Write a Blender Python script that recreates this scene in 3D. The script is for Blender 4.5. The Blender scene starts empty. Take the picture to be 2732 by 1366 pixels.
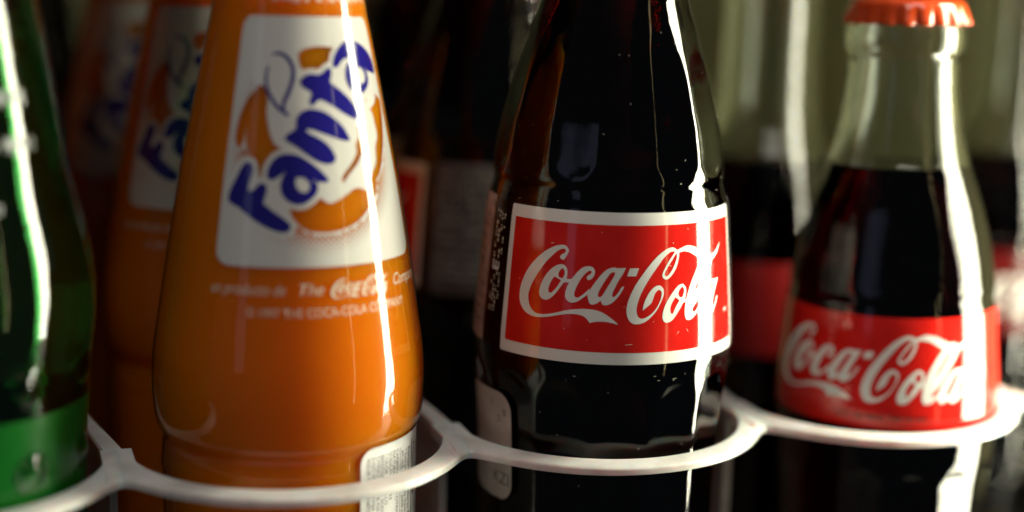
import bpy, bmesh, math, random
import numpy as np
from mathutils import Vector, Matrix
from mathutils.geometry import delaunay_2d_cdt

MM = 0.001
R_ = math.radians
scene = bpy.context.scene
COL = scene.collection

# ------------------------------------------------------------------ camera
YAW, PITCH, ROLL = R_(20.0), R_(10.5), R_(1.6)
CAM = Vector((-137.985, -314.070, 174.555)) * MM
fwd = Vector((math.sin(YAW) * math.cos(PITCH), math.cos(YAW) * math.cos(PITCH), -math.sin(PITCH)))
right = Vector((math.cos(YAW), -math.sin(YAW), 0))
up = right.cross(fwd)
r2 = right * math.cos(ROLL) + up * math.sin(ROLL)
u2 = up * math.cos(ROLL) - right * math.sin(ROLL)
cd = bpy.data.cameras.new('camera')
cam = bpy.data.objects.new('camera', cd)
COL.objects.link(cam)
cam.matrix_world = Matrix(((r2.x, u2.x, -fwd.x, CAM.x), (r2.y, u2.y, -fwd.y, CAM.y),
                           (r2.z, u2.z, -fwd.z, CAM.z), (0, 0, 0, 1)))
cd.sensor_width = 36
cd.lens = 51.1
cd.clip_start = 0.01
cd.clip_end = 20
cd.dof.use_dof = True
cd.dof.focus_distance = 0.3235
cd.dof.aperture_fstop = 3.0
cd.dof.aperture_blades = 0
scene.camera = cam

# ------------------------------------------------------------------ world, lamps, exposure
world = bpy.data.worlds.new('World')
scene.world = world
world.use_nodes = True
bg = world.node_tree.nodes['Background']
bg.inputs[0].default_value = (0.75, 0.85, 1.0, 1)
bg.inputs[1].default_value = 0.040


def area_lamp(name, loc, target, sx, sy, power, color):
    l = bpy.data.lights.new(name, 'AREA')
    l.shape = 'RECTANGLE'
    l.size, l.size_y = sx * MM, sy * MM
    l.energy = power
    l.color = color
    o = bpy.data.objects.new(name, l)
    COL.objects.link(o)
    loc = Vector(loc) * MM
    o.location = loc
    d = (Vector(target) * MM - loc).normalized()
    z = -d
    x = Vector((0, 0, 1)).cross(z).normalized()
    y = z.cross(x)
    o.rotation_euler = Matrix((x, y, z)).transposed().to_euler()
    return o


# the cooler's upright fluorescent tube, just right of the picture
area_lamp('fluorescent_tube_lamp', (165, -60, 140), (-40, 0, 140), 50, 330, 1.85, (1.0, 0.98, 0.74))
# the same tube's light towards the cooler wall behind it
area_lamp('fluorescent_tube_back_lamp', (168, -60, 140), (300, -40, 140), 40, 330, 0.27, (1.0, 0.98, 0.74))
# shop ceiling lights above and in front of the open cooler door
area_lamp('shop_ceiling_lamp', (-60, -430, 880), (0, -30, 90), 420, 380, 2.6, (1.0, 0.93, 0.84))
# bluish shop window far to the front left
area_lamp('shop_window_lamp', (-1150, -820, 360), (0, 0, 150), 200, 700, 0.13, (0.62, 0.68, 1.0))
# the tube seen again in the door's metal edge: a dim upright strip
area_lamp('door_edge_lamp', (165, -275, 190), (-20, 0, 150), 7, 420, 0.045, (1.0, 0.86, 0.42))

scene.view_settings.view_transform = 'Standard'
scene.view_settings.look = 'None'
scene.view_settings.exposure = 0
scene.view_settings.gamma = 1
scene.view_settings.use_curve_mapping = False
scene.cycles.max_bounces = 13
scene.cycles.transmission_bounces = 12
scene.cycles.glossy_bounces = 6
scene.cycles.diffuse_bounces = 4
scene.cycles.transparent_max_bounces = 24
scene.cycles.volume_bounces = 0
scene.cycles.sample_clamp_indirect = 6
scene.cycles.use_denoising = True
scene.cycles.use_adaptive_sampling = True
scene.cycles.adaptive_threshold = 0.02
scene.cycles.caustics_reflective = True
scene.cycles.caustics_refractive = True


# ------------------------------------------------------------------ materials
def principled(name, color, rough=0.4, **kw):
    m = bpy.data.materials.new(name)
    m.use_nodes = True
    b = m.node_tree.nodes['Principled BSDF']
    b.inputs['Base Color'].default_value = (*color, 1)
    b.inputs['Roughness'].default_value = rough
    for k, v in kw.items():
        b.inputs[k.replace('_', ' ')].default_value = v
    return m


def add_bump(m, scale, strength, dist=0.001, detail=2.0):
    nt = m.node_tree
    b = nt.nodes['Principled BSDF']
    tc = nt.nodes.new('ShaderNodeTexCoord')
    n = nt.nodes.new('ShaderNodeTexNoise')
    n.inputs['Scale'].default_value = scale
    n.inputs['Detail'].default_value = detail
    bp = nt.nodes.new('ShaderNodeBump')
    bp.inputs['Strength'].default_value = strength
    bp.inputs['Distance'].default_value = dist
    nt.links.new(tc.outputs['Object'], n.inputs['Vector'])
    nt.links.new(n.outputs['Fac'], bp.inputs['Height'])
    nt.links.new(bp.outputs['Normal'], b.inputs['Normal'])
    return m


def vary_color(m, c1, c2, scale, detail=4.0, lo=0.35, hi=0.65):
    nt = m.node_tree
    b = nt.nodes['Principled BSDF']
    tc = nt.nodes.new('ShaderNodeTexCoord')
    n = nt.nodes.new('ShaderNodeTexNoise')
    n.inputs['Scale'].default_value = scale
    n.inputs['Detail'].default_value = detail
    r = nt.nodes.new('ShaderNodeValToRGB')
    r.color_ramp.elements[0].position = lo
    r.color_ramp.elements[1].position = hi
    r.color_ramp.elements[0].color = (*c1, 1)
    r.color_ramp.elements[1].color = (*c2, 1)
    nt.links.new(tc.outputs['Object'], n.inputs['Vector'])
    nt.links.new(n.outputs['Fac'], r.inputs['Fac'])
    nt.links.new(r.outputs['Color'], b.inputs['Base Color'])
    return m


def glass_mat(name, color, absorb=None, density=0.0):
    m = principled(name, color, 0.0, Transmission_Weight=1.0, IOR=1.5)
    add_bump(m, 300, 0.08, 0.0004, 4.0)
    if absorb:
        nt = m.node_tree
        v = nt.nodes.new('ShaderNodeVolumeAbsorption')
        v.inputs['Color'].default_value = (*absorb, 1)
        v.inputs['Density'].default_value = density
        nt.links.new(v.outputs[0], nt.nodes['Material Output'].inputs['Volume'])
    return m


def liquid_mat(name, absorb, density, clear=False):
    m = principled(name, (1, 1, 1), 0.0, Transmission_Weight=1.0, IOR=1.34)
    nt = m.node_tree
    if clear:      # liquid in optical contact with the glass: no mirror between the two
        t = nt.nodes.new('ShaderNodeBsdfTransparent')
        nt.links.new(t.outputs[0], nt.nodes['Material Output'].inputs['Surface'])
    v = nt.nodes.new('ShaderNodeVolumeAbsorption')
    v.inputs['Color'].default_value = (*absorb, 1)
    v.inputs['Density'].default_value = density
    nt.links.new(v.outputs[0], nt.nodes['Material Output'].inputs['Volume'])
    return m


def sheen_glass(name, rough):
    """clear glass skin over a cloudy drink: fresnel mix of gloss and clear"""
    m = bpy.data.materials.new(name)
    m.use_nodes = True
    nt = m.node_tree
    nt.nodes.clear()
    o = nt.nodes.new('ShaderNodeOutputMaterial')
    mx = nt.nodes.new('ShaderNodeMixShader')
    t = nt.nodes.new('ShaderNodeBsdfTransparent')
    t.inputs[0].default_value = (0.97, 0.98, 0.95, 1)
    g = nt.nodes.new('ShaderNodeBsdfGlossy')
    g.inputs['Roughness'].default_value = rough
    f = nt.nodes.new('ShaderNodeFresnel')
    f.inputs['IOR'].default_value = 1.5
    # seen from inside, the skin still counts as a thin sheet (no total reflection)
    gm = nt.nodes.new('ShaderNodeNewGeometry')
    mr = nt.nodes.new('ShaderNodeMapRange')
    mr.inputs['To Min'].default_value = 1.5
    mr.inputs['To Max'].default_value = 1 / 1.5
    nt.links.new(gm.outputs['Backfacing'], mr.inputs['Value'])
    nt.links.new(mr.outputs[0], f.inputs['IOR'])
    tc = nt.nodes.new('ShaderNodeTexCoord')
    n = nt.nodes.new('ShaderNodeTexNoise')
    n.inputs['Scale'].default_value = 260
    bp = nt.nodes.new('ShaderNodeBump')
    bp.inputs['Strength'].default_value = 0.10
    bp.inputs['Distance'].default_value = 0.0004
    nt.links.new(tc.outputs['Object'], n.inputs['Vector'])
    nt.links.new(n.outputs['Fac'], bp.inputs['Height'])
    nt.links.new(bp.outputs['Normal'], g.inputs['Normal'])
    nt.links.new(f.outputs[0], mx.inputs[0])
    nt.links.new(t.outputs[0], mx.inputs[1])
    nt.links.new(g.outputs[0], mx.inputs[2])
    nt.links.new(mx.outputs[0], o.inputs['Surface'])
    return m


M = {}
M['glass'] = glass_mat('clear bottle glass', (0.97, 1.0, 0.975), (0.74, 0.88, 0.36), 18)
M['green_glass'] = glass_mat('green bottle glass', (0.9, 1.0, 0.9), (0.10, 0.80, 0.28), 520)
M['cola'] = liquid_mat('cola', (0.74, 0.36, 0.12), 360, True)
M['lemonade'] = liquid_mat('clear lemon drink', (0.93, 0.98, 0.90), 3)
M['orange_glass'] = sheen_glass('orange bottle glass', 0.015)
M['orange_drink'] = principled('cloudy orange drink', (0.72, 0.166, 0.003), 0.22,
                               Subsurface_Weight=1.0, Subsurface_Scale=0.03, IOR=1.12)
M['orange_drink'].node_tree.nodes['Principled BSDF'].inputs['Subsurface Radius'].default_value = (1.0, 0.5, 0.1)
M['white_ink'] = principled('white enamel print', (0.78, 0.77, 0.73), 0.10, Coat_Weight=0.4, Coat_Roughness=0.03)
M['thin_white_ink'] = principled('thin white enamel print', (0.66, 0.635, 0.60), 0.10, Coat_Weight=0.4, Coat_Roughness=0.03)
M['soft_white_ink'] = principled('thin cream enamel print', (0.72, 0.66, 0.52), 0.2)
M['red_ink'] = vary_color(principled('red enamel print', (0.62, 0.012, 0.008), 0.09, Coat_Weight=0.4, Coat_Roughness=0.03),
                          (0.58, 0.011, 0.007), (0.66, 0.016, 0.010), 160)
M['blue_ink'] = principled('dark blue enamel print', (0.016, 0.012, 0.20), 0.10, Coat_Weight=0.4, Coat_Roughness=0.03)
M['green_band'] = vary_color(principled('mottled green band', (0.008, 0.20, 0.045), 0.25), (0.004, 0.085, 0.009), (0.007, 0.16, 0.014), 28)
M['grey_ink'] = principled('grey enamel print', (0.42, 0.44, 0.42), 0.3)
M['paper'] = vary_color(principled('white paper sticker', (0.78, 0.77, 0.76), 0.45), (0.74, 0.73, 0.73), (0.82, 0.81, 0.80), 300)
M['pink_paper'] = vary_color(principled('pinkish paper strip', (0.55, 0.40, 0.34), 0.6), (0.42, 0.29, 0.25), (0.62, 0.47, 0.41), 220)
M['cream_paper'] = vary_color(principled('cream paper sticker', (0.60, 0.53, 0.46), 0.55), (0.55, 0.48, 0.42), (0.66, 0.60, 0.53), 180)
M['grey_paper'] = vary_color(principled('grey paper label', (0.12, 0.105, 0.10), 0.55), (0.10, 0.085, 0.08), (0.14, 0.12, 0.115), 180)
M['black_ink'] = principled('black text print', (0.03, 0.03, 0.035), 0.5)
M['brown_ink'] = principled('faded brown print', (0.17, 0.13, 0.08), 0.6)
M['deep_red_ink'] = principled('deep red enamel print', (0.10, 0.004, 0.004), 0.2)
M['dark_red_ink'] = principled('dark red print', (0.10, 0.004, 0.004), 0.3)
M['cap_red'] = add_bump(principled('red cap lacquer', (0.54, 0.050, 0.006), 0.18, Coat_Weight=0.5), 900, 0.05, 0.0003)
M['plastic'] = add_bump(vary_color(principled('milky white plastic', (0.74, 0.73, 0.72), 0.34, Subsurface_Weight=0.6,
                                   Subsurface_Scale=0.004), (0.50, 0.485, 0.47), (0.65, 0.64, 0.63), 120, 8.0, 0.30, 0.58), 700, 0.12, 0.0003)
M['wall_grey'] = vary_color(principled('grey cooler lining', (0.30, 0.28, 0.24), 0.55), (0.55, 0.54, 0.29), (0.66, 0.64, 0.38), 12)
M['shelf'] = vary_color(principled('dark shelf', (0.05, 0.048, 0.05), 0.5), (0.04, 0.038, 0.04), (0.065, 0.06, 0.06), 40)


# ------------------------------------------------------------------ helpers
def link(name, me, mat, parent=None):
    o = bpy.data.objects.new(name, me)
    if mat is not None and not me.materials:
        me.materials.append(mat)
    COL.objects.link(o)
    o.parent = parent
    return o


def thing(name, label, cat, group=None):
    o = bpy.data.objects.new(name, None)
    o.empty_display_size = 0.01
    COL.objects.link(o)
    o['label'] = label
    o['category'] = cat
    if group:
        o['group'] = group
    return o


def copy_tree(o, parent=None):
    c = o.copy()
    COL.objects.link(c)
    c.parent = parent
    for ch in list(o.children):
        copy_tree(ch, c)
    return c


def mesh_from(name, verts, faces, smooth=True):
    me = bpy.data.meshes.new(name)
    me.from_pydata([tuple(v) for v in verts], [], faces)
    if smooth:
        me.polygons.foreach_set('use_smooth', [True] * len(me.polygons))
    me.update()
    return me


def pchip(xs, ys):
    xs, ys = np.array(xs, float), np.array(ys, float)
    h = np.diff(xs)
    d = np.diff(ys) / h
    m = np.zeros(len(xs))
    for i in range(1, len(xs) - 1):
        if d[i - 1] * d[i] > 0:
            w1, w2 = 2 * h[i] + h[i - 1], h[i] + 2 * h[i - 1]
            m[i] = (w1 + w2) / (w1 / d[i - 1] + w2 / d[i])
    m[0], m[-1] = d[0], d[-1]

    def f(x):
        x = np.clip(np.asarray(x, float), xs[0], xs[-1])
        i = np.clip(np.searchsorted(xs, x) - 1, 0, len(h) - 1)
        t = (x - xs[i]) / h[i]
        return ((1 + 2 * t) * (1 - t) ** 2 * ys[i] + t * (1 - t) ** 2 * h[i] * m[i]
                + t * t * (3 - 2 * t) * ys[i + 1] + t * t * (t - 1) * h[i] * m[i + 1])
    return f


def lathe(name, zs, rs, nseg, rmod=None, cap0=True, cap1=True):
    """surface of revolution in mm -> mesh in m; theta 0 faces -Y, + to the right"""
    th = np.linspace(0, 2 * math.pi, nseg, endpoint=False)
    v = []
    for z, r in zip(zs, rs):
        rr = np.full(nseg, r)
        if rmod is not None:
            rr = rr + rmod(th, z)
        for t, q in zip(th, rr):
            v.append((q * math.sin(t) * MM, -q * math.cos(t) * MM, z * MM))
    f = []
    n = len(zs)
    for i in range(n - 1):
        for j in range(nseg):
            k = (j + 1) % nseg
            f.append((i * nseg + j, i * nseg + k, (i + 1) * nseg + k, (i + 1) * nseg + j))
    if cap0:
        v.append((0, 0, zs[0] * MM))
        c = len(v) - 1
        f += [(c, (j + 1) % nseg, j) for j in range(nseg)]
    if cap1:
        v.append((0, 0, zs[-1] * MM))
        c = len(v) - 1
        b = (n - 1) * nseg
        f += [(c, b + j, b + (j + 1) % nseg) for j in range(nseg)]
    return mesh_from(name, v, f)


def smoothstep(a, b, x):
    t = np.clip((x - a) / (b - a), 0, 1)
    return t * t * (3 - 2 * t)


def flutes(n, phase_deg, bands):
    """ribbed panels: bands = (z0, z1, depth, arch)"""
    def f(th, z):
        x = (th - R_(phase_deg)) * n / 2
        s = np.sqrt(np.sin(x) ** 2 + 0.008) - math.sqrt(0.008)
        a = np.abs(np.cos(x)) ** 3          # 1 on the ribs
        out = np.zeros_like(th)
        for z0, z1, d, arch, e in bands:
            w = smoothstep(0, e, (z1 - arch * a) - z) * smoothstep(0, 3.0, z - (z0 + arch * a))
            out = out - d * s * w
        return out
    return f


def in_poly(pts, poly):
    x, y = pts[:, 0], pts[:, 1]
    c = np.zeros(len(pts), bool)
    n = len(poly)
    for i in range(n):
        x1, y1 = poly[i]
        x2, y2 = poly[(i + 1) % n]
        if y1 == y2:
            continue
        m = ((y1 > y) != (y2 > y)) & (x < (x2 - x1) * (y - y1) / (y2 - y1) + x1)
        c ^= m
    return c


def dist_poly(pts, poly, closed=True):
    d = np.full(len(pts), 1e9)
    n = len(poly)
    for i in range(n if closed else n - 1):
        a = np.array(poly[i], float)
        b = np.array(poly[(i + 1) % n], float)
        ab = b - a
        L = ab @ ab
        t = np.clip(((pts - a) @ ab) / L, 0, 1) if L > 0 else np.zeros(len(pts))
        q = pts - (a + t[:, None] * ab)
        d = np.minimum(d, np.hypot(q[:, 0], q[:, 1]))
    return d


def smooth_closed(p, sub=4, corner=58):
    p = [np.array(q, float) for q in p]
    n = len(p)
    cor = []
    for i in range(n):
        a, b = p[i] - p[i - 1], p[(i + 1) % n] - p[i]
        ang = abs(math.degrees(math.atan2(a[0] * b[1] - a[1] * b[0], a @ b)))
        cor.append(ang > corner)
    tan = []
    for i in range(n):
        tan.append(np.zeros(2) if cor[i] else (p[(i + 1) % n] - p[i - 1]) * 0.5)
    out = []
    for i in range(n):
        a, b = p[i], p[(i + 1) % n]
        la = np.linalg.norm(b - a)
        ta, tb = tan[i], tan[(i + 1) % n]
        for v in (0, 1):
            t = (ta, tb)[v]
            l = np.linalg.norm(t)
            if l > la * 1.2:
                t = t * la * 1.2 / l
            if v == 0:
                ta = t
            else:
                tb = t
        for k in range(sub):
            t = k / sub
            out.append((2 * t ** 3 - 3 * t * t + 1) * a + (t ** 3 - 2 * t * t + t) * ta
                       + (-2 * t ** 3 + 3 * t * t) * b + (t ** 3 - t * t) * tb)
    return [tuple(q) for q in out]


def offset_poly(poly, d):
    p = np.array(poly)
    a = np.roll(p, 1, 0)
    b = np.roll(p, -1, 0)
    t = b - a
    nrm = np.stack([t[:, 1], -t[:, 0]], 1)
    nrm /= np.maximum(np.linalg.norm(nrm, axis=1)[:, None], 1e-9)
    area = 0.5 * np.sum(p[:, 0] * b[:, 1] - p[:, 1] * b[:, 0])
    return [tuple(q) for q in p + nrm * (d if area > 0 else -d)]


def decal(name, polys, test, rfun, off, mat, parent, kref, grid=1.6, origin=0.0):
    """polys in (u mm, z mm): outlines; test(points)->bool keeps triangles; wrapped on a bottle.
    u = degrees * kref"""
    vs, es = [], []
    for p in polys:
        b = len(vs)
        vs += [Vector((float(x), float(y))) for x, y in p]
        es += [(b + i, b + (i + 1) % len(p)) for i in range(len(p))]
    arr = np.array([tuple(v) for v in vs])
    lo, hi = arr.min(0), arr.max(0)
    gx = np.arange(lo[0] + grid * 0.37, hi[0], grid)
    gy = np.arange(lo[1] + grid * 0.41, hi[1], grid)
    for j, y in enumerate(gy):
        for x in gx:
            vs.append(Vector((float(x) + (grid * 0.5 if j % 2 else 0), float(y))))
    v2, e2, f2, *_ = delaunay_2d_cdt(vs, es, [], 0, 1e-5)
    P = np.array([tuple(v) for v in v2])
    T = np.array([list(f) for f in f2 if len(f) == 3])
    keep = test(P[T].mean(1))
    T = T[keep]
    used, inv = np.unique(T, return_inverse=True)
    T = inv.reshape(-1, 3)
    P = P[used]
    th = np.radians(P[:, 0] / kref + origin)
    r = rfun(P[:, 1]) + off
    V = np.stack([r * np.sin(th), -r * np.cos(th), P[:, 1]], 1) * MM
    me = mesh_from(name, V, [tuple(int(i) for i in t) for t in T])
    return link(name, me, mat, parent)


def glyph_test(glyphs):
    def f(pts):
        k = np.zeros(len(pts), bool)
        for g in glyphs:
            c = in_poly(pts, g[0])
            for h in g[1:]:
                c &= ~in_poly(pts, h)
            k |= c
        return k
    return f


def glyph_decal(name, glyphs, rfun, off, mat, parent, kref, grid=1.2, origin=0.0):
    return decal(name, [p for g in glyphs for p in g], glyph_test(glyphs), rfun, off, mat, parent, kref, grid, origin)


def round_rect(x0, x1, y0, y1, r, n=6):
    out = []
    for cx, cy, a in ((x1 - r, y1 - r, 0), (x0 + r, y1 - r, 90), (x0 + r, y0 + r, 180), (x1 - r, y0 + r, 270)):
        for i in range(n + 1):
            t = R_(a + 90 * i / n)
            out.append((cx + r * math.cos(t), cy + r * math.sin(t)))
    return out


def fill_edges(poly, step):
    out = []
    for i in range(len(poly)):
        a, b = np.array(poly[i]), np.array(poly[(i + 1) % len(poly)])
        k = max(1, int(np.linalg.norm(b - a) / step))
        out += [tuple(a + (b - a) * j / k) for j in range(k)]
    return out


_tc = {}


def text_mesh2d(s, size, shear=0.0, spacing=1.0):
    c = bpy.data.curves.new('text', 'FONT')
    c.body = s
    c.size = size
    c.shear = shear
    c.space_character = spacing
    c.resolution_u = 3
    o = bpy.data.objects.new('text', c)
    COL.objects.link(o)
    bpy.context.view_layer.update()
    dg = bpy.context.evaluated_depsgraph_get()
    me = bpy.data.meshes.new_from_object(o.evaluated_get(dg))
    v = np.array([tuple(q.co)[:2] for q in me.vertices]) if me.vertices else np.zeros((0, 2))
    f = [tuple(p.vertices) for p in me.polygons]
    bpy.data.objects.remove(o)
    bpy.data.curves.remove(c)
    bpy.data.meshes.remove(me)
    return v, f


def wrap_mesh(name, items, rfun, off, mat, parent):
    """items: list of (verts (deg, z), faces)"""
    V, Fs = [], []
    for v, f in items:
        b = len(V)
        th = np.radians(v[:, 0])
        r = rfun(v[:, 1]) + off
        V += [tuple(q) for q in np.stack([r * np.sin(th), -r * np.cos(th), v[:, 1]], 1) * MM]
        Fs += [tuple(b + i for i in t) for t in f]
    return link(name, mesh_from(name, V, Fs), mat, parent)


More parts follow.
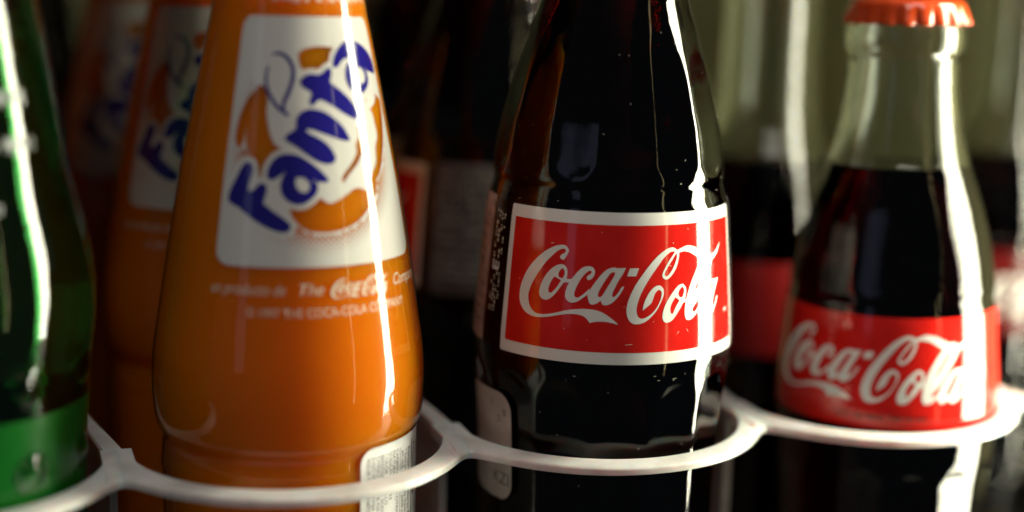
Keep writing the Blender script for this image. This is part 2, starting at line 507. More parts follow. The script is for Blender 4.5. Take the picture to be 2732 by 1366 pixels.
TRACE = {"C":{"C1":[[[-33.47,118.9],[-31.43,118.8],[-30.2,118.09],[-30.08,117.61],[-30.75,116.67],[-32.0,115.65],[-33.25,115.78],[-33.84,116.27],[-33.2,116.79],[-31.84,117.2],[-31.26,117.69],[-31.75,118.05],[-32.95,118.06],[-34.94,117.57],[-37.65,116.27],[-40.79,114.44],[-43.51,112.31],[-45.84,110.19],[-47.53,108.1],[-47.96,106.68],[-47.33,105.15],[-46.11,104.06],[-44.22,103.32],[-41.98,103.04],[-38.66,103.19],[-34.64,103.73],[-30.81,104.4],[-26.27,104.96],[-21.79,105.24],[-17.73,105.14],[-14.39,104.64],[-11.78,103.83],[-9.53,102.99],[-7.64,102.04],[-9.85,102.34],[-13.51,102.63],[-16.79,102.55],[-19.5,102.18],[-20.48,102.92],[-22.02,103.54],[-24.27,103.88],[-27.66,103.88],[-31.47,103.53],[-35.35,102.96],[-39.37,102.48],[-42.72,102.25],[-45.86,102.4],[-48.7,102.96],[-50.83,103.87],[-52.26,105.14],[-52.77,106.89],[-52.46,108.5],[-51.35,110.37],[-49.56,112.28],[-47.09,114.12],[-43.72,116.01],[-40.42,117.38],[-36.75,118.45]]],"o1":[[[-32.9,114.67],[-35.28,114.26],[-38.0,113.15],[-40.32,111.54],[-41.93,109.68],[-42.54,108.07],[-41.91,106.94],[-40.33,106.4],[-38.26,106.48],[-36.3,107.21],[-34.23,108.5],[-32.27,109.96],[-31.16,110.7],[-28.46,110.9],[-27.21,111.85],[-28.92,111.52],[-30.29,111.62],[-30.03,112.69],[-30.37,113.83],[-31.46,114.46]],[[-32.56,113.77],[-33.69,113.09],[-34.07,112.2],[-33.27,111.66],[-32.09,111.62],[-31.37,112.24],[-31.29,113.11],[-31.88,113.66]],[[-35.74,111.81],[-34.06,111.42],[-32.72,111.11],[-33.5,110.29],[-34.94,109.14],[-36.81,108.06],[-38.01,108.17],[-38.27,108.94],[-37.74,109.94],[-36.87,110.97]]],"c1":[[[-21.02,114.68],[-19.3,114.54],[-18.21,113.71],[-18.39,112.84],[-19.26,112.04],[-20.61,111.62],[-21.42,111.84],[-21.43,112.36],[-20.82,112.73],[-19.74,113.12],[-19.48,113.53],[-20.17,113.79],[-21.28,113.52],[-22.9,112.6],[-24.63,111.19],[-25.99,109.59],[-26.55,108.4],[-26.16,107.71],[-25.01,107.6],[-23.56,108.04],[-21.76,108.89],[-20.18,109.8],[-20.05,108.46],[-21.14,108.29],[-23.12,107.48],[-25.3,106.68],[-27.37,106.38],[-29.31,106.72],[-30.38,107.54],[-30.42,108.51],[-29.69,110.0],[-28.48,111.22],[-26.89,112.44],[-24.91,113.68],[-23.09,114.42]]],"a1":[[[-5.01,114.59],[-8.41,114.51],[-9.35,114.61],[-10.3,114.64],[-12.53,114.32],[-14.7,113.41],[-16.83,112.01],[-18.93,110.41],[-20.28,109.03],[-20.75,108.05],[-20.29,107.1],[-19.68,106.44],[-18.38,106.29],[-16.75,106.63],[-15.33,107.25],[-14.93,106.86],[-14.16,106.33],[-12.69,106.33],[-10.88,106.7],[-9.09,107.54],[-7.32,108.72],[-6.08,109.88],[-5.63,110.5],[-6.48,110.41],[-7.2,109.88],[-8.08,109.1],[-9.15,108.41],[-10.05,108.11],[-10.55,108.3],[-10.37,109.07],[-9.62,110.04],[-8.23,111.59],[-6.44,113.14]],[[-10.05,113.65],[-11.7,113.28],[-13.47,111.9],[-15.2,110.33],[-16.38,108.95],[-16.51,108.17],[-15.57,107.97],[-14.5,108.52],[-12.95,109.98],[-11.21,111.56],[-9.81,112.92],[-9.66,113.45]]],"hy":[[[-3.3,114.5],[0.59,114.54],[-0.52,112.77],[-4.46,112.77]]],"C2":[[[16.03,118.87],[13.4,118.54],[9.54,117.28],[5.87,115.41],[2.37,113.14],[-0.65,110.85],[-2.82,108.55],[-4.2,106.23],[-4.22,104.48],[-3.29,103.13],[-1.76,102.35],[0.51,102.17],[3.16,102.5],[5.84,103.42],[8.56,104.92],[10.54,106.63],[11.97,108.33],[12.08,109.49],[11.08,110.3],[9.62,110.62],[7.59,110.28],[5.61,109.25],[4.1,107.92],[2.97,106.39],[2.57,105.17],[4.18,105.79],[5.73,106.44],[6.5,106.91],[7.06,107.58],[7.64,108.44],[8.43,109.2],[9.64,109.66],[10.71,109.43],[11.09,108.75],[10.7,107.6],[9.33,106.07],[7.35,104.76],[4.65,103.74],[2.35,103.38],[0.82,103.69],[0.01,104.67],[0.02,106.02],[1.01,107.95],[2.87,110.05],[5.54,112.34],[8.77,114.59],[12.07,116.65],[15.12,117.83],[17.16,117.96],[19.04,118.1],[17.87,118.62]]],"loop":[[[17.66,118.33],[17.17,117.58],[14.69,116.0],[12.55,114.32],[11.36,113.0],[11.71,112.21],[13.39,111.84],[15.57,112.49],[17.86,113.97],[19.24,115.67],[19.85,117.2],[19.52,118.27]],[[18.3,117.54],[16.03,115.97],[13.84,114.48],[12.47,113.16],[12.76,112.61],[13.86,112.6],[16.06,113.83],[17.82,115.52],[18.62,116.86]]],"swash":[[[18.54,118.12],[21.69,118.78],[24.71,119.06],[28.35,118.72],[32.31,117.74],[35.97,116.76],[39.34,116.36],[43.15,116.72],[48.73,118.65],[45.64,116.45],[42.19,115.28],[38.55,114.82],[34.59,115.16],[31.06,115.94],[28.27,116.76],[25.17,117.54],[22.12,117.8],[19.48,117.5]]],"o2":[[[21.77,110.61],[19.64,110.4],[16.89,109.15],[13.87,107.11],[12.01,105.03],[11.53,103.48],[12.33,102.47],[13.98,102.22],[16.13,102.63],[18.28,103.82],[20.53,105.29],[22.16,106.39],[24.86,106.35],[25.34,107.01],[22.92,107.13],[23.47,108.29],[23.43,109.65]],[[21.24,109.95],[19.82,109.23],[19.37,108.27],[20.28,107.65],[21.44,107.7],[22.16,108.54],[22.18,109.52]],[[17.77,107.75],[19.35,107.2],[19.69,106.79],[18.06,105.59],[16.52,104.08],[15.55,104.22],[15.26,105.31],[16.03,106.45]]],"l":[[[35.04,116.91],[32.81,115.85],[28.11,112.36],[24.93,109.19],[23.14,106.34],[22.67,104.39],[22.93,103.0],[23.88,102.36],[25.87,102.34],[27.95,102.9],[30.07,103.96],[30.11,104.95],[28.45,104.07],[27.18,104.14],[27.39,104.92],[30.66,106.7],[35.51,110.36],[39.82,113.85],[41.07,115.36],[39.35,116.76]],[[35.5,114.91],[31.71,111.77],[29.36,109.74],[28.91,108.79],[30.75,109.86],[33.15,111.69],[36.15,114.08]]]},"F":{"F":[[[-41.13,130.62],[-40.18,132.32],[-37.54,134.73],[-35.25,136.78],[-33.16,137.73],[-31.01,137.37],[-30.66,136.22],[-31.67,134.54],[-32.48,132.86],[-31.48,131.81],[-29.1,131.94],[-27.14,132.8],[-25.54,133.5],[-23.46,133.36],[-23.14,132.54],[-24.04,131.03],[-24.59,129.86],[-22.26,128.9],[-17.47,127.47],[-13.6,126.33],[-11.53,125.5],[-12.21,124.67],[-14.7,124.49],[-18.9,124.95],[-24.39,126.04],[-30.19,127.58],[-35.46,129.12],[-40.12,129.98]]],"a":[[[-21.58,135.21],[-21.44,136.53],[-19.04,138.38],[-15.54,139.3],[-11.31,139.52],[-6.23,139.11],[-0.37,137.6],[4.2,136.06],[7.61,134.45],[2.71,134.58],[-0.2,134.77],[1.6,133.59],[1.21,132.26],[-1.76,130.96],[-5.39,130.15],[-9.34,130.25],[-12.73,131.14],[-14.5,132.3],[-14.94,133.78],[-13.6,135.45],[-12.79,136.44],[-15.42,136.16],[-17.87,135.41],[-19.89,135.0]],[[-8.04,135.13],[-4.74,135.19],[-1.92,134.28],[-1.35,133.29],[-2.46,132.39],[-4.91,132.14],[-7.3,132.81],[-8.48,133.97]]],"n":[[[-13.06,143.06],[-10.42,143.9],[-7.12,144.74],[-6.98,146.06],[-5.81,147.39],[-2.04,148.33],[2.72,148.45],[8.49,147.86],[14.24,146.48],[18.5,144.92],[21.12,143.19],[22.01,142.57],[17.36,142.85],[11.53,143.66],[5.93,144.44],[1.33,145.07],[-2.32,145.14],[-3.63,144.58],[-1.53,143.74],[3.78,142.73],[8.22,141.52],[11.22,139.98],[12.18,138.8],[10.37,138.15],[6.72,138.2],[2.38,138.91],[-2.71,140.26],[-7.84,141.75],[-11.74,142.57]]],"t":[[[-3.94,154.36],[-1.85,155.2],[1.74,155.54],[5.87,155.37],[9.15,155.77],[11.46,156.43],[13.87,156.86],[13.93,155.69],[12.28,154.36],[15.03,153.34],[20.31,151.96],[25.59,150.22],[29.26,148.47],[30.76,146.82],[25.54,147.35],[19.16,148.61],[13.07,150.0],[7.1,151.04],[4.05,150.71],[1.47,149.82],[0.83,150.22],[2.19,151.54],[1.83,152.54],[-1.56,153.21],[-3.77,153.86]]],"a2":[[[16.95,157.52],[18.1,159.03],[22.62,160.96],[29.59,162.26],[36.65,162.06],[45.15,160.91],[51.4,159.3],[54.44,157.53],[54.4,155.9],[48.0,156.41],[42.51,157.1],[44.37,154.91],[42.54,153.39],[37.85,152.26],[33.81,151.81],[29.91,152.47],[26.58,153.76],[25.61,155.29],[26.85,157.14],[30.39,158.47],[31.42,159.48],[26.62,159.4],[22.99,158.84],[19.43,157.68]],[[34.7,156.9],[38.81,157.03],[41.94,155.8],[41.53,154.43],[38.02,153.62],[35.29,154.17],[33.82,155.55]]],"splash":[[[8.87,129.81],[5.56,130.37],[2.37,131.42],[7.67,133.35],[14.9,133.55],[19.62,135.13],[26.28,137.67],[32.52,140.91],[35.71,144.25],[37.44,149.36],[46.23,151.6],[50.91,150.81],[47.87,149.49],[41.55,148.24],[43.55,147.51],[44.48,145.41],[44.86,142.63],[41.65,140.65],[39.77,137.25],[35.45,135.33],[33.49,134.03],[30.17,131.75],[26.45,132.39],[22.38,132.51],[17.69,131.46],[13.37,130.55]]],"leafR":[[[-22.28,159.71],[-17.57,159.92],[-12.86,159.12],[-9.49,157.32],[-9.34,155.0],[-11.79,152.34],[-14.59,150.0],[-14.81,148.18]]],"leafL":[[[-24.04,157.37],[-25.31,155.53],[-24.44,152.89],[-21.24,150.61],[-16.87,148.82],[-11.77,147.54]]],"or_left":[[[-28.43,152.84],[-31.32,149.48],[-32.99,144.47],[-32.46,141.16],[-29.41,139.22],[-25.55,136.97],[-24.21,134.35],[-19.46,134.74],[-16.33,138.07],[-16.43,140.06],[-20.83,141.34],[-23.77,143.95],[-25.95,147.9],[-25.58,150.56],[-27.38,152.52]]],"or_edge":[[[-30.86,152.14],[-35.48,150.08],[-39.17,146.35],[-40.13,142.66],[-38.66,141.03],[-36.75,143.07],[-35.6,146.42],[-32.88,149.79]]],"or_top":[[[-5.08,159.67],[-1.85,160.51],[7.01,161.03],[16.28,160.87],[23.68,160.36],[22.22,157.0],[10.25,156.03],[1.87,156.53],[-3.21,157.19],[-4.65,158.34]]],"or_bot":[[[-10.53,129.16],[-1.05,129.45],[5.69,131.37],[14.65,132.55],[25.03,134.3],[33.59,135.4],[37.77,134.56],[36.28,131.85],[32.19,129.61],[25.84,127.12],[18.57,125.34],[9.73,124.42],[1.7,124.41],[-4.44,125.15],[-9.0,127.16]]],"or_right":[[[39.46,150.01],[49.71,150.84],[55.86,149.65],[54.25,146.54],[50.29,142.11],[45.81,138.42],[41.19,135.47],[36.64,133.91],[34.83,135.36],[37.9,140.76],[41.12,145.5]]],"or_streak":[[[29.32,144.73],[33.7,144.3],[32.07,141.26],[26.46,138.0],[20.31,135.79],[15.88,133.87],[16.74,135.19],[23.03,137.75],[26.57,139.7],[26.68,141.39],[29.82,143.02]]]}}


# ------------------------------------------------------------------ bottles
def make_shell(name, prof, wall, nseg, rmod, zi0, mat, parent, flat=False):
    """closed glass shell: outer skin up, over the lip, inner skin down"""
    f = pchip([p[1] for p in prof], [p[0] for p in prof])
    z0, z1 = prof[0][1], prof[-1][1]
    zo = np.unique(np.concatenate([np.arange(z0, z1, 0.8), [p[1] for p in prof]]))
    zi = np.arange(z1, zi0, -2.0)
    if flat:
        zs = list(zo) + list(zi) + [zi0 + 0.2, zi0, zi0]
        rs = list(f(zo)) + [max(f(z) - wall(z), 2) for z in zi] + [f(zi0) - wall(zi0)] * 2 + [f(zi0) - wall(zi0) - 0.15]
    else:
        zs = list(zo) + list(zi) + [zi0 + 1.5, zi0]
        rs = list(f(zo)) + [max(f(z) - wall(z), 2) for z in zi] + [f(zi0 + 1.5) - wall(zi0) - 0.6, f(zi0) - wall(zi0) - 3.5]
    no = len(zo)
    cnt = {'i': 0}

    def rm(th, z):
        i = cnt['i']
        cnt['i'] += 1
        return rmod(th, z) if (rmod is not None and i < no) else np.zeros_like(th)
    me = lathe(name, zs, rs, nseg, rm)
    return link(name, me, mat, parent), f


def make_drink(name, f, wall, z0, z1, nseg, mat, parent, grow=0.12):
    zs = [z0 - grow, z0 + 1.5] + list(np.arange(z0 + 4, z1, 2.0)) + [z1]
    rs = [f(z0) - wall(z0) - 3.5, f(z0 + 1.5) - wall(z0) - 0.6 + grow] + [f(z) - wall(z) + grow for z in zs[2:]]
    zs[-1:] = [z1 - 0.2, z1, z1]
    rs[-1:] = [rs[-1], rs[-1], rs[-1] - 0.15]
    return link(name, lathe(name, zs, rs, nseg), mat, parent)


def make_cap(z, parent):
    """crown cap, z = bottom of its skirt (mm)"""
    n = 21 * 12
    th = np.linspace(0, 2 * math.pi, n, endpoint=False)
    rows = [(14.6, 0.25, 0.0), (16.0, 0.0, 1.0), (15.75, 0.8, 0.9), (15.2, 2.0, 0.62), (14.6, 3.4, 0.30), (14.2, 4.6, 0.08),
            (13.6, 5.4, 0), (12.6, 5.95, 0), (10.5, 6.25, 0), (6, 6.5, 0), (1.5, 6.6, 0)]
    v, f = [], []
    for r, zz, w in rows:
        k = np.abs(np.cos(th * 21 / 2)) ** 0.8
        rr = r - w * 1.15 * (1 - k)
        z2 = zz + w * 0.45 * (1 - k) * (1 if zz < 0.1 else 0)
        for t, q, h in zip(th, rr, np.broadcast_to(z2, th.shape)):
            v.append((q * math.sin(t) * MM, -q * math.cos(t) * MM, (z + h) * MM))
    for i in range(len(rows) - 1):
        for j in range(n):
            k2 = (j + 1) % n
            f.append((i * n + j, i * n + k2, (i + 1) * n + k2, (i + 1) * n + j))
    v.append((0, 0, (z + 6.6) * MM))
    b = (len(rows) - 1) * n
    f += [(len(v) - 1, b + j, b + (j + 1) % n) for j in range(n)]
    return link('cap', mesh_from('cap', v, f), M['cap_red'], parent)


# profiles: (radius, height) in mm
P_COLA = [(24.5, 0), (27.2, 1.2), (28.4, 5), (28.9, 20), (28.7, 42), (28.9, 60), (29.2, 70), (29.7, 78), (30.7, 87),
          (30.95, 93), (30.0, 107.5), (29.1, 118), (28.2, 126.3), (27.3, 129.2), (26.95, 130.9), (27.35, 132.8), (27.3, 135.1),
          (26.15, 143), (24.6, 149), (22.3, 157), (19.5, 165), (17.0, 173), (14.6, 185), (13.5, 200), (13.0, 212),
          (13.9, 213), (14.0, 218), (13.1, 219), (13.0, 223), (12.2, 224)]
P_SMALL = [(22.5, 0), (25.4, 1.2), (26.4, 5), (26.8, 20), (26.4, 38), (27.0, 50), (27.9, 60), (28.3, 68), (28.1, 76), (27.2, 87),
           (26.2, 96.5), (25.6, 99), (25.8, 101), (25.2, 106), (24.2, 111), (21.5, 121), (18.6, 129), (16.4, 135.5), (14.9, 143), (14.0, 150), (13.6, 157.5),
           (14.6, 159), (14.9, 162), (14.6, 165), (13.3, 166.5), (13.1, 170.5), (12.3, 171.5)]
P_ORANGE = [(24.0, 0), (26.8, 1.2), (27.9, 5), (28.1, 30), (28.1, 54), (28.3, 66), (28.1, 67.2), (28.45, 68.6), (28.15, 73.6), (28.05, 75.6), (28.45, 76.7), (29.4, 78.8),
            (29.95, 82), (30.25, 88.4), (30.0, 93.3), (28.3, 105.4), (27.1, 113.1), (26.1, 119.5), (23.8, 133.2),
            (21.1, 146.7), (18.4, 160), (16.2, 171), (14.5, 185), (13.5, 200), (13.1, 212),
            (13.9, 213), (14.0, 218), (13.1, 219), (13.0, 223), (12.2, 224)]
P_GREEN = [(24.0, 0), (26.8, 1.2), (28.0, 5), (28.3, 30), (28.4, 66), (28.8, 78.6), (29.3, 84.5), (30.0, 93.4), (31.4, 106),
           (31.5, 110), (31.1, 116.2), (29.9, 123), (27.4, 133.6), (25.5, 146.4), (23.1, 161.2), (21.7, 169.2), (18.0, 187), (15, 203),
           (13.6, 214), (14.2, 216), (14.2, 221), (13.2, 222), (13.0, 226), (12.2, 227)]


def wall_fn(z):
    return 2.3


def thin_below(fill):
    return lambda z: 1.2 + 1.0 * float(smoothstep(fill, fill + 14, z))


LOGO = TRACE['C']
A_SHIFT = (50.7, -3.96)
LOGO['a3'] = [[(x + A_SHIFT[0], z + A_SHIFT[1]) for x, z in p] for p in LOGO['a1']]
KC = R_(1) * 29.6       # mm per degree on the cola label


def logo_glyphs(k, sx=1.0, sz=1.0, dx=0.0, dz=0.0, sub=4):
    out = []
    for g in LOGO.values():
        out.append([smooth_closed([((x * sx + dx) * k, z * sz + dz) for x, z in p], sub) for p in g])
    return out


def illegible(rng, x0, x1, z0, z1, row, dens=0.6, horizontal=False):
    """tiny unreadable type: short bars in rows (deg, z)"""
    items = []
    if horizontal:
        z = z1
        while z > z0:
            x = x0
            while x < x1:
                w = rng.uniform(0.5, 1.6)
                if rng.random() < dens:
                    h = row * rng.uniform(0.35, 0.7)
                    items.append((np.array([(x, z - h), (x + w, z - h), (x + w, z), (x, z)]), [(0, 1, 2, 3)]))
                x += w + 0.5
            z -= row * 1.25
    else:
        x = x0
        while x < x1:
            z = z0
            while z < z1:
                h = rng.uniform(0.25, 0.9)
                if rng.random() < dens:
                    w = row * rng.uniform(0.4, 0.8)
                    items.append((np.array([(x, z), (x + w, z), (x + w, z + h), (x, z + h)]), [(0, 1, 2, 3)]))
                z += h + 0.3
            x += row * 1.3
    return items


def cola_bottle():
    t = thing('cola_bottle', '', 'bottle')
    wf = thin_below(172.5)
    rm = flutes(14, -1.6, [(40, 89.6, 0.85, 3.5, 4.5), (132.6, 168, 0.62, 2.0, 16.0)])
    g, f = make_shell('glass', P_COLA, wf, 14 * 20, rm, 172.5, M['glass'], t, True)
    make_drink('drink', f, wf, 5.0, 172.4, 96, M['cola'], t, 0.0)
    make_cap(217.5, t)
    c = -9.5
    # white bordered red label
    full = fill_edges(round_rect(-62.4 * KC, 62.4 * KC, 93.0, 126.6, 0.5, 2), 1.2)
    lab = decal('label', [full], lambda p: in_poly(p, full), f, 0.06, M['white_ink'], t, KC, 1.5, c)
    red = fill_edges(round_rect(-59.4 * KC, 59.4 * KC, 95.75, 123.85, 0.15, 1), 1.2)
    decal('red_panel', [red], lambda p: in_poly(p, red), f, 0.10, M['red_ink'], lab, KC, 1.5, c)
    glyph_decal('lettering', logo_glyphs(KC), f, 0.14, M['white_ink'], lab, KC, 1.2, c)
    v, fc = text_mesh2d('MR', 1.5)
    wrap_mesh('trademark', [(np.stack([v[:, 0] / KC + 50.6 + c, v[:, 1] + 102.2], 1), fc)], f, 0.14, M['white_ink'], lab)
    # column of fine type and paper strips on the side
    rng = random.Random(4)
    items = illegible(rng, -83.6, -77.2, 101.2, 110.2, 1.6, 0.62)
    items += illegible(rng, -83.6, -77.2, 113.4, 124, 1.6, 0.62)
    wrap_mesh('side_print', items, f, 0.06, M['soft_white_ink'], t)
    blk = []
    for q in ((-83.6, -78.2, 110.6, 111.3), (-83.6, -82.2, 110.6, 112.9), (-81, -79.9, 110.6, 112.7), (-78.9, -77.8, 111.2, 112.6)):
        blk.append((np.array([(q[0], q[2]), (q[1], q[2]), (q[1], q[3]), (q[0], q[3])]), [(0, 1, 2, 3)]))
    wrap_mesh('side_print', blk, f, 0.06, M['white_ink'], t)
    s1 = fill_edges(round_rect(-112 * KC, -87.6 * KC, 93.4, 127.4, 0.6, 2), 1.2)
    st = decal('paper_strip', [s1], lambda p: in_poly(p, s1), f, 0.06, M['pink_paper'], t, KC, 1.5)
    wrap_mesh('fine_print', illegible(rng, -110, -88.6, 96, 126, 2.2, 0.5, True), f, 0.10, M['brown_ink'], st)
    s2 = fill_edges(round_rect(-104 * KC, -65.8 * KC, 56.4, 82.6, 4.2, 6), 1.2)
    st = decal('sticker', [s2], lambda p: in_poly(p, s2), lambda z: f(z), 0.30, M['cream_paper'], t, KC, 1.5)
    items = []
    for s, x, z, sz in (('8', -71.5, 77.0, 2.6), ('2', -75.5, 75.2, 2.4), ('I', -80, 78.6, 2.6), ('II', -72.2, 66.4, 3.6),
                        ('KZI', -79.5, 60.2, 4.2)):
        v, fc = text_mesh2d(s, sz)
        items.append((np.stack([v[:, 0] / KC + x, v[:, 1] + z], 1), fc))
    wrap_mesh('date_stamp', items, f, 0.36, M['brown_ink'], st)
    # dust specks and short scratches
    items = []
    for i in range(60):
        a, z = rng.uniform(-95, 95), rng.uniform(60, 170)
        w, h = rng.uniform(0.08, 0.20), rng.uniform(0.04, 0.10)
        r0 = rng.uniform(0, 6.3)
        q = [(math.cos(r0) * x - math.sin(r0) * y, math.sin(r0) * x + math.cos(r0) * y) for x, y in ((-w, -h), (w, -h), (w * 0.6, h), (-w * 0.7, h * 0.6))]
        items.append((np.array([(a + x / KC, z + y) for x, y in q]), [(0, 1, 2, 3)]))
    for a, z, l, sl in ((-14, 97.5, 1.5, 0.3), (3.8, 114.6, 0.7, 1.2), (4.4, 115.0, 0.9, -0.8), (9, 99.4, 0.5, 1.5), (14, 100.4, 0.5, -2.0), (-48, 119, 0.8, 0.4)):
        items.append((np.array([(a, z), (a + l / KC, z + sl * 0.4), (a + l / KC, z + sl * 0.4 + 0.13), (a, z + 0.1)]), [(0, 1, 2, 3)]))
    for i in range(12):
        a, z, l = rng.uniform(-70, 60), rng.choice((88.2, 89.0, 90.4, 127.6, 132.6)) + rng.uniform(-0.5, 0.5), rng.uniform(0.3, 1.4)
        items.append((np.array([(a, z), (a + l / KC, z + 0.05), (a + l / KC, z + 0.10), (a, z + 0.09)]), [(0, 1, 2, 3)]))
    d = wrap_mesh('dust_specks', items, f, 0.18, M['soft_white_ink'], t)
    d['kind'] = 'stuff'
    # panel of small type on the other side of the label
    s3 = fill_edges(round_rect(60 * KC, 104 * KC, 92.0, 127.6, 0.6, 2), 1.2)
    st = decal('back_label', [s3], lambda p: in_poly(p, s3), f, 0.06, M['grey_paper'], t, KC, 1.5)
    wrap_mesh('fine_print', illegible(rng, 63, 101, 95, 125, 2.0, 0.6, True), f, 0.10, M['grey_ink'], st)
    return t


def small_cola_bottle(extra=0.0, fill=131):
    t = thing('cola_bottle', '', 'bottle')
    prof = [(r, z + (extra if z > 144 else 0)) for r, z in P_SMALL]
    wf = thin_below(fill)
    rm = flutes(14, -31.0, [(20, 59, 0.6, 3.0, 3.0), (100.5, 131, 0.35, 2.0, 14.0)])
    g, f = make_shell('glass', prof, wf, 14 * 16, rm, fill, M['glass'], t, True)
    make_drink('drink', f, wf, 5.0, fill - 0.1, 96, M['cola'], t, 0.0)
    make_cap(165.5 + extra, t)
    k = R_(1) * 27.4
    full = fill_edges(round_rect((-90 if extra == 0 else -178) * k, (112 if extra == 0 else 178) * k, 69.6, 96.8, 0.4, 2), 1.2)
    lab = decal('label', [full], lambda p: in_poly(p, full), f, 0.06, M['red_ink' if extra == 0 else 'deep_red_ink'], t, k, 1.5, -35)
    glyph_decal('lettering', logo_glyphs(k, 1.12, 1.0, -41.8 + 0.0, -26.2), f, 0.11, M['white_ink'], lab, k, 1.2)
    rng = random.Random(8)
    wrap_mesh('fine_print', illegible(rng, -62, -14, 71.4, 73.0, 1.7, 0.75, True), f, 0.11, M['dark_red_ink'], lab)
    s3 = fill_edges(round_rect(118 * k, 150 * k, 72, 92, 0.6, 2), 1.2)
    st = decal('back_label', [s3], lambda p: in_poly(p, s3), f, 0.12, M['cream_paper'], t, k, 1.5)
    wrap_mesh('fine_print', illegible(rng, 120, 148, 74, 90, 2.0, 0.6, True), f, 0.16, M['grey_ink'], st)
    return t


KF = R_(1) * 24.0


def orange_bottle():
    t = thing('orange_soda_bottle', '', 'bottle')
    f = pchip([p[1] for p in P_ORANGE], [p[0] for p in P_ORANGE])
    zo = np.unique(np.concatenate([np.arange(0, 224, 0.7), [p[1] for p in P_ORANGE]]))
    link('glass', lathe('glass', zo, f(zo), 192), M['orange_glass'], t)
    zd = np.arange(3.0, 186, 1.0)
    rd = f(zd) - 0.3
    rd[0] -= 3
    link('drink', lathe('drink', zd, rd, 128), M['orange_drink'], t)
    make_cap(217.5, t)
    # printed panel: white enamel with windows that let the drink show
    F = TRACE['F']

    def P(name, sub=4):
        return [smooth_closed([(x * KF, z) for x, z in p], sub) for p in F[name]]
    def panel_pt(a, z):      # a in -1..1 ; the panel narrows with the bottle
        half = 54.0 if z < 118 else 54.0 - 4.0 * (z - 118) / 50
        return ((8 - 2.0 * (z - 117) / 50 + a * half) * KF, z)
    pan = [panel_pt(a, z) for a, z in [(x / 54 / KF, y) for x, y in round_rect(-54 * KF, 54 * KF, 117, 167.4, 3.0, 6)]]
    pan = fill_edges(pan, 1.2)
    letters = [P(n) for n in ('F', 'a', 'n', 't', 'a2')]
    letters = [[offset_poly(g[0], 0.38)] + g[1:] for g in letters]
    splash = P('splash', 3)
    orange = [P(n)[0] for n in ('or_left', 'or_edge', 'or_top', 'or_bot', 'or_right', 'or_streak')]
    orange = [offset_poly(o, d) for o, d in zip(orange, (0.8, 0.5, 0.4, 0.4, 0.5, 0.2))]
    leaf = [[(x * KF, z) for x, z in F['leafR'][0]], [(x * KF, z) for x, z in F['leafL'][0]]]

    def open_smooth(p):
        q = [np.array(a) for a in p]
        q = [2 * q[0] - q[1]] + q + [2 * q[-1] - q[-2]]
        o = []
        for i in range(1, len(q) - 2):
            for s in range(4):
                u = s / 4
                o.append(tuple(0.5 * ((2 * q[i]) + (-q[i - 1] + q[i + 1]) * u + (2 * q[i - 1] - 5 * q[i] + 4 * q[i + 1] - q[i + 2]) * u * u
                                      + (-q[i - 1] + 3 * q[i] - 3 * q[i + 1] + q[i + 2]) * u ** 3)))
        o.append(tuple(q[-2]))
        return o

    def stroke(p, w0, w1):
        p = np.array(open_smooth(p))
        d = np.gradient(p, axis=0)
        d /= np.linalg.norm(d, axis=1)[:, None]
        nn = np.stack([-d[:, 1], d[:, 0]], 1)
        u = np.linspace(0, 1, len(p))
        w = (w0 + (w1 - w0) * np.sin(u * math.pi * 0.85))[:, None] * 0.5
        return [tuple(q) for q in np.concatenate([p + nn * w, (p - nn * w)[::-1]])]
    leaf_s = [stroke(leaf[0], 0.35, 1.05), stroke(leaf[1], 0.5, 0.8)]
    HALO = 1.05
    halos = [offset_poly(g[0], HALO) for g in letters]

    # halftone dots round the orange disc
    dots = []
    cx, cz = 5.0 * KF, 141.5
    ax_, az_ = 17.6, 18.6
    g = 0.82
    for i in range(-34, 35):
        for j in range(-34, 35):
            x = cx + (i + j) * g * 0.70
            z = cz + (i - j) * g * 0.70
            rho = math.hypot((x - cx) / ax_, (z - cz) / az_)
            if 0.90 < rho < 1.20:
                rad = 0.46 * (1.20 - rho) / 0.30 + 0.08
                dots.append([(x + rad * math.cos(k * math.pi / 3), z + rad * math.sin(k * math.pi / 3)) for k in range(6)])
    dp = np.array([np.mean(d, 0) for d in dots])
    bad = np.zeros(len(dots), bool)
    for h in halos + [offset_poly(splash[0], 0.4)] + [offset_poly(l, 0.5) for l in leaf_s]:
        bad |= in_poly(dp, h)
    for o in orange:
        bad |= in_poly(dp, o) | (dist_poly(dp, o) < 0.5)
    bad |= ~in_poly(dp, offset_poly(pan, -0.8))
    ang = np.degrees(np.arctan2(dp[:, 1] - cz, dp[:, 0] - cx))
    bad |= (ang > 75) & (ang < 140)
    dots = [d for d, b in zip(dots, bad) if not b]
    dcen = np.array([np.mean(d, 0) for d in dots])

    def white(p):
        k = in_poly(p, pan)
        ink = np.zeros(len(p), bool)
        for h, gph in zip(halos, letters):
            near = in_poly(p, h) | (dist_poly(p, gph[0]) < HALO * 0.98)
            ink |= near
        ink |= in_poly(p, splash[0])
        hole = np.zeros(len(p), bool)
        for o in orange:
            hole |= in_poly(p, o)
        for d in dots:
            c = np.mean(d, 0)
            m = np.hypot(p[:, 0] - c[0], p[:, 1] - c[1]) < 0.6
            if m.any():
                hole[m] |= in_poly(p[m], d)
        return k & (ink | ~hole)
    lab = decal('label', [pan] + halos + splash[:1] + orange + dots, white, f, 0.05, M['thin_white_ink'], t, KF, 1.5)
    glyph_decal('lettering', letters, f, 0.10, M['blue_ink'], lab, KF, 1.2)
    glyph_decal('leaf_emblem', [[s] for s in leaf_s], f, 0.10, M['blue_ink'], lab, KF, 1.2)
    # small print under the panel
    k = R_(1) * 27.2
    items = []

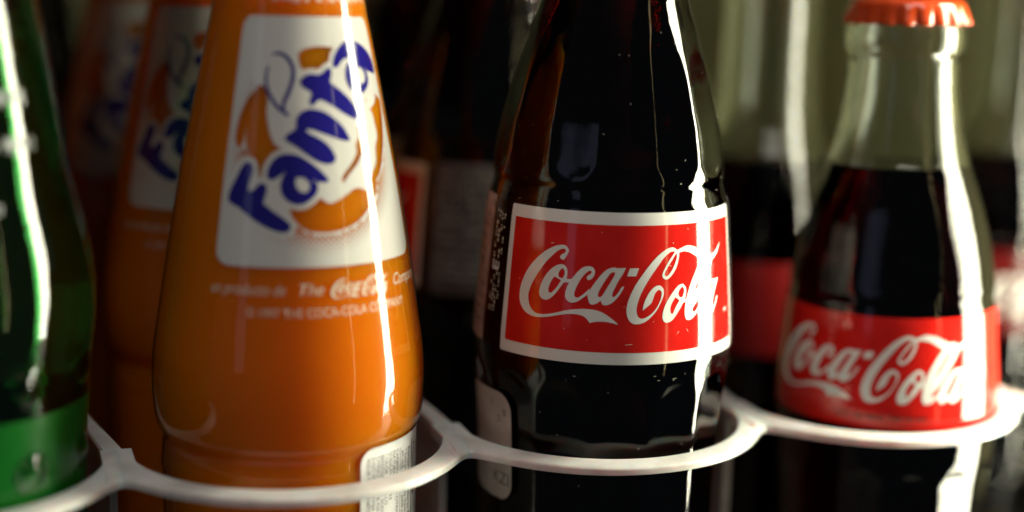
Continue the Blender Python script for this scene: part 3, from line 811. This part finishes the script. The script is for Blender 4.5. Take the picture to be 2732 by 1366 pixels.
    def put(s, x0, z0, size, x1=None, shear=0.0):
        v, fc = text_mesh2d(s, size, shear)
        w = v[:, 0].max() - v[:, 0].min()
        sc = (x1 - x0) * k / w if x1 is not None else 1.0
        items.append((np.stack([(v[:, 0] - v[:, 0].min()) * sc / k + x0, v[:, 1] + z0], 1), fc))
    put('un producto de', -47.0, 111.4, 3.3, -13, 0.35)
    put('The', -7.0, 111.4, 3.4, 3.5, 0.35)
    put('Company', 42.0, 111.4, 3.5, 66, 0.35)
    put('\u00a9 1997 THE COCA-COLA COMPANY', -29.5, 106.9, 2.7, 47.5)
    wrap_mesh('small_print', items, f, 0.05, M['soft_white_ink'], t)
    lg = logo_glyphs(k, 0.31, 0.24, 23.0, 85.9, 2)
    glyph_decal('small_logo', lg, f, 0.05, M['soft_white_ink'], t, k, 1.5)
    # small print above the panel
    rng = random.Random(2)
    wrap_mesh('small_print', illegible(rng, -26, 56, 169.6, 171.6, 2.2, 0.75, True), f, 0.05, M['soft_white_ink'], t)
    # ingredients sticker with sideways type
    k = R_(1) * 28.3
    s = fill_edges(round_rect(20.2 * k, 92 * k, 40, 77.2, 3.6, 6), 1.0)
    fs = lambda z: np.maximum(f(z), 28.42)
    st = decal('ingredients_sticker', [s], lambda p: in_poly(p, s), fs, 0.10, M['paper'], t, k, 1.3)
    items = []
    rows = [(24.2, 'AGUA CARBONATADA AZUCAR', 1.15), (27.0, 'JUGO DE NARANJA ACIDO', 1.15), (29.6, 'CITRICO SABOR NATURAL', 1.15),
            (32.2, 'BENZOATO DE SODIO', 1.15), (34.8, 'COLOR AMARILLO', 1.15), (37.6, 'SODIUM CITRATE', 1.15), (40.2, 'NATURAL', 1.15),
            (42.8, 'CARBONATADA CITRICO NATURAL', 1.15), (47.6, 'en una dieta de 2000 cal', 1.3),
            (50.6, '* Los porcentajes Valores', 1.3), (54.0, 'Porcentajes Valores Diarios', 1.5), (61.0, 'Proteinas 0g', 2.0),
            (66.5, 'Sodio 45mg', 1.8), (71, 'Azucares 46g', 1.8)]
    for a, s_, size in rows:
        v, fc = text_mesh2d(s_, size * 1.2)
        # type runs downwards
        items.append((np.stack([v[:, 1] / k + a - 0.8, 75.0 - v[:, 0] * 1.0 - (0 if a < 45 else 1.0)], 1), fc))
    for a in (45.4, 57.9):
        w = 0.25 if a < 50 else 0.7
        zz = np.arange(42, 75.6, 1.0)
        v = np.array([(a, z) for z in zz] + [(a + w, z) for z in zz])
        n = len(zz)
        items.append((v, [(i, i + n, i + n + 1, i + 1) for i in range(n - 1)]))
    wrap_mesh('ingredients_text', items, fs, 0.15, M['black_ink'], st)
    return t


def green_bottle():
    t = thing('green_soda_bottle', '', 'bottle')

    def nubs(th, z):
        out = np.zeros_like(th)
        for row, zc in enumerate((95, 77, 59, 41, 23)):
            if abs(z - zc) < 7:
                for k in range(10):
                    tc = R_(36 * k + (0 if row % 2 == 0 else 4) - 4)
                    d = (th - tc + math.pi) % (2 * math.pi) - math.pi
                    out += 1.1 * np.exp(-((d * 29) ** 2 + (z - zc) ** 2) / (2 * 1.7 ** 2))
        return out
    g, f = make_shell('glass', P_GREEN, wall_fn, 256, nubs, 5.0, M['green_glass'], t)
    make_drink('drink', f, wall_fn, 5.0, 190, 96, M['lemonade'], t)
    make_cap(221.0, t)
    k = R_(1) * 29
    gb = fill_edges(round_rect(-170 * k, 170 * k, 6, 88.5, 0.5, 2), 2.0)
    decal('base_band', [gb], lambda p: in_poly(p, gb), f, 0.06, M['green_band'], t, k, 3.0)  # opaque green band wrapped round the lower part of the bottle
    rng = random.Random(11)
    for z0, z1, row in ((148, 152.5, 5.0), (139.5, 143.5, 4.4), (128, 136.5, 4.2)):
        wrap_mesh('faded_print', illegible(rng, -70, 47 if z0 > 130 else 27, z0, z1, row, 0.85, True), f, 0.06, M['grey_ink'], t)
    return t


S = 76.0


def place(o, x, y, rot, label, group, tilt=(0, 0)):
    o.location = (x * MM, y * MM, 0)
    o.rotation_euler = (R_(tilt[0]), R_(tilt[1]), R_(rot))
    o['label'] = label
    o['group'] = group


# ------------------------------------------------------------------ setting: cooler lining and shelf
def box(name, x0, x1, y0, y1, z0, z1, mat, parent=None):
    v = [(x * MM, y * MM, z * MM) for z in (z0, z1) for y in (y0, y1) for x in (x0, x1)]
    f = [(0, 2, 3, 1), (4, 5, 7, 6), (0, 1, 5, 4), (2, 6, 7, 3), (0, 4, 6, 2), (1, 3, 7, 5)]
    return link(name, mesh_from(name, v, f, False), mat, parent)


o = box('shelf', -420, 232, -80, 330, -8, -0.6, M['shelf'])
o['kind'] = 'structure'
o = box('back_wall', -420, 232, 330, 340, -8, 420, M['wall_grey'])
o['kind'] = 'structure'
o = box('side_wall', 232, 242, -70, 340, -8, 420, M['wall_grey'])
o['kind'] = 'structure'

o = box('unseen_shade_slab', -420, 232, -25, 330, 236, 242, M['shelf'])  # added out of view to keep ceiling light off the rear bottles
o['kind'] = 'structure'

# ------------------------------------------------------------------ bottle rack
rack = thing('bottle_rack', 'milky white plastic rack with joined rings holding the bottles in lanes', 'rack')
ZR = 71.8


def ring_mesh():
    """one ring of the rack, cut where it meets its neighbours at x = +-S/2"""
    H = S / 2
    yc, ri, ro = 4.0, 35.7, 40.0
    xw = 34.6
    xs = np.unique(np.concatenate([np.linspace(-H, H, 121), [-xw - 0.01, -xw + 0.01, xw - 0.01, xw + 0.01]]))

    def soft(x):
        d = H - abs(x)
        return H - math.sqrt(d * d + 2.8 ** 2) if d < 12 else abs(x) - (math.sqrt(144 + 2.8 ** 2) - 12)
    v, f = [], []
    for sgn in (1,):
        sect = []
        for x in xs:
            a = min(soft(x), H)
            yo = -math.sqrt(max(ro * ro - a * a, 1))
            web = abs(x) > xw
            yi = 0.0 if web else -math.sqrt(max(ri * ri - x * x, 0))
            top_in = yo + 3.6 if web else yi - 0.8
            sect.append([(x, yi, ZR - 2.7), (x, yi, ZR - 0.5 if not web else ZR), (x, yi - 0.35, ZR - 0.08 if not web else ZR), (x, top_in, ZR),
                         (x, yo + 0.6, ZR - 0.75), (x, yo + 0.12, ZR - 1.05), (x, yo, ZR - 1.4), (x, yo + 0.1, ZR - 2.5), (x, yo + 0.5, ZR - 2.7)])
        m = len(sect[0])
        b = len(v)
        v += [(x * MM, (yc + sgn * y) * MM, z * MM) for q in sect for x, y, z in q]
        for i in range(len(xs) - 1):
            for j in range(m):
                k = (j + 1) % m
                f.append((b + i * m + j, b + (i + 1) * m + j, b + (i + 1) * m + k, b + i * m + k))
        f.append(tuple(b + i for i in range(m)))
        f.append(tuple(b + i for i in range((len(xs) - 1) * m, len(xs) * m))[::-1])
    me = mesh_from('ring', v, f)
    bm = bmesh.new()
    bm.from_mesh(me)
    bmesh.ops.remove_doubles(bm, verts=bm.verts, dist=1e-6)
    bmesh.ops.recalc_face_normals(bm, faces=bm.faces)
    for e in bm.edges:
        if len(e.link_faces) != 2 or e.calc_face_angle(0) > R_(40):
            e.smooth = False
    bm.to_mesh(me)
    bm.free()
    return me


rme = ring_mesh()
for i in (-2, -1, 0, 1, 2):
    o = link('ring', rme, M['plastic'], rack)
    o.location = (i * S * MM, 0, 0)


def divider_mesh():
    """upright wall behind each joint with a rail along its top that narrows to the back"""
    secs = []
    for y, w, h in ((4.02, 2.3, 0.0), (9, 2.2, 0.0), (16, 2.0, 0.0), (28, 1.5, 0.0), (42, 1.2, 0.0), (52, 1.1, 0.0)):
        secs.append([(-0.9, y, -0.55), (0.9, y, -0.55), (0.9, y, ZR - 3.4), (w, y, ZR - 2.6), (w, y, ZR - 0.6), (w - 0.35, y, ZR - 0.05),
                     (-w + 0.35, y, ZR - 0.05), (-w, y, ZR - 0.6), (-w, y, ZR - 2.6), (-0.9, y, ZR - 3.4)])
    n = len(secs[0])
    v = [tuple(c * MM for c in q) for sc in secs for q in sc]
    f = []
    for k in range(len(secs) - 1):
        f += [(k * n + i, k * n + (i + 1) % n, (k + 1) * n + (i + 1) % n, (k + 1) * n + i) for i in range(n)]
    f += [tuple(range(n))[::-1], tuple(range((len(secs) - 1) * n, len(secs) * n))]
    me = mesh_from('divider', v, f, False)
    return me


pme = divider_mesh()
for i, a in ((-1.5, 9), (-0.5, 2), (0.5, -8), (1.5, -10)):
    o = link('divider', pme, M['plastic'], rack)
    o.location = (i * S * MM, 0, 0)
    o.rotation_euler.z = R_(a)

# ------------------------------------------------------------------ bottles in their lanes
G_O = 'orange soda bottles in the left lanes'
o1 = orange_bottle()
place(o1, -S, 0, 0, 'orange soda bottle with white and blue label, nearest and largest of its lane', G_O)
for x, y, rot, lab in ((-S - 5, 77, -18, 'orange soda bottle second in its lane, half hidden behind the nearest orange one'),
                       (-92, 144, -16, 'blurred orange soda bottle third in its lane, beside the green bottle'),
                       (-2 * S - 1, 77, -70, 'dark orange soda bottle directly behind the green bottle'),
                       (-161, 140, -70, 'dim orange soda bottle two places behind the green bottle')):
    place(copy_tree(o1), x, y, rot, lab, G_O)

G_C = 'large cola bottles'
c1 = cola_bottle()
place(c1, 0, 0, 0, 'sharp dark cola bottle with white bordered red label, in the middle ring', G_C)
for x, y, rot, lab in ((-2, 77, -112, 'dark cola bottle directly behind the sharp middle cola bottle, red label edge showing'),
                       (-3, 141, -60, 'dark blurred cola bottle third in the middle lane'),
                       (0, 206, -20, 'farthest dark cola bottle in the middle lane'),
                       (-127, 208, 150, 'dark cola bottle in place of a shaded orange bottle at far left')):  # dark cola copy stands in for a shaded orange bottle
    place(copy_tree(c1), x, y, rot, lab, G_C)

G_S = 'small capped cola bottles at the right'
s1 = small_cola_bottle()
place(s1, S + 7.3, 0, 0, 'small cola bottle with red cap and plain red label, in the right ring', G_S, (0, -1.2))
s1.scale.z = 1.016
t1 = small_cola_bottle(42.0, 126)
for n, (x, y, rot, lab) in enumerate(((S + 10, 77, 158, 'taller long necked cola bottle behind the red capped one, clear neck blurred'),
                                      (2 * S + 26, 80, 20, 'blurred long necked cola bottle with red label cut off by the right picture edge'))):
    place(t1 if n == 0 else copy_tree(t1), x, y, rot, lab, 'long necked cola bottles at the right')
del s1['group']

g1 = green_bottle()
place(g1, -2 * S + 3, 0, 0, 'green glass soda bottle cut off by the left picture edge', 'green bottle')
del g1['group']
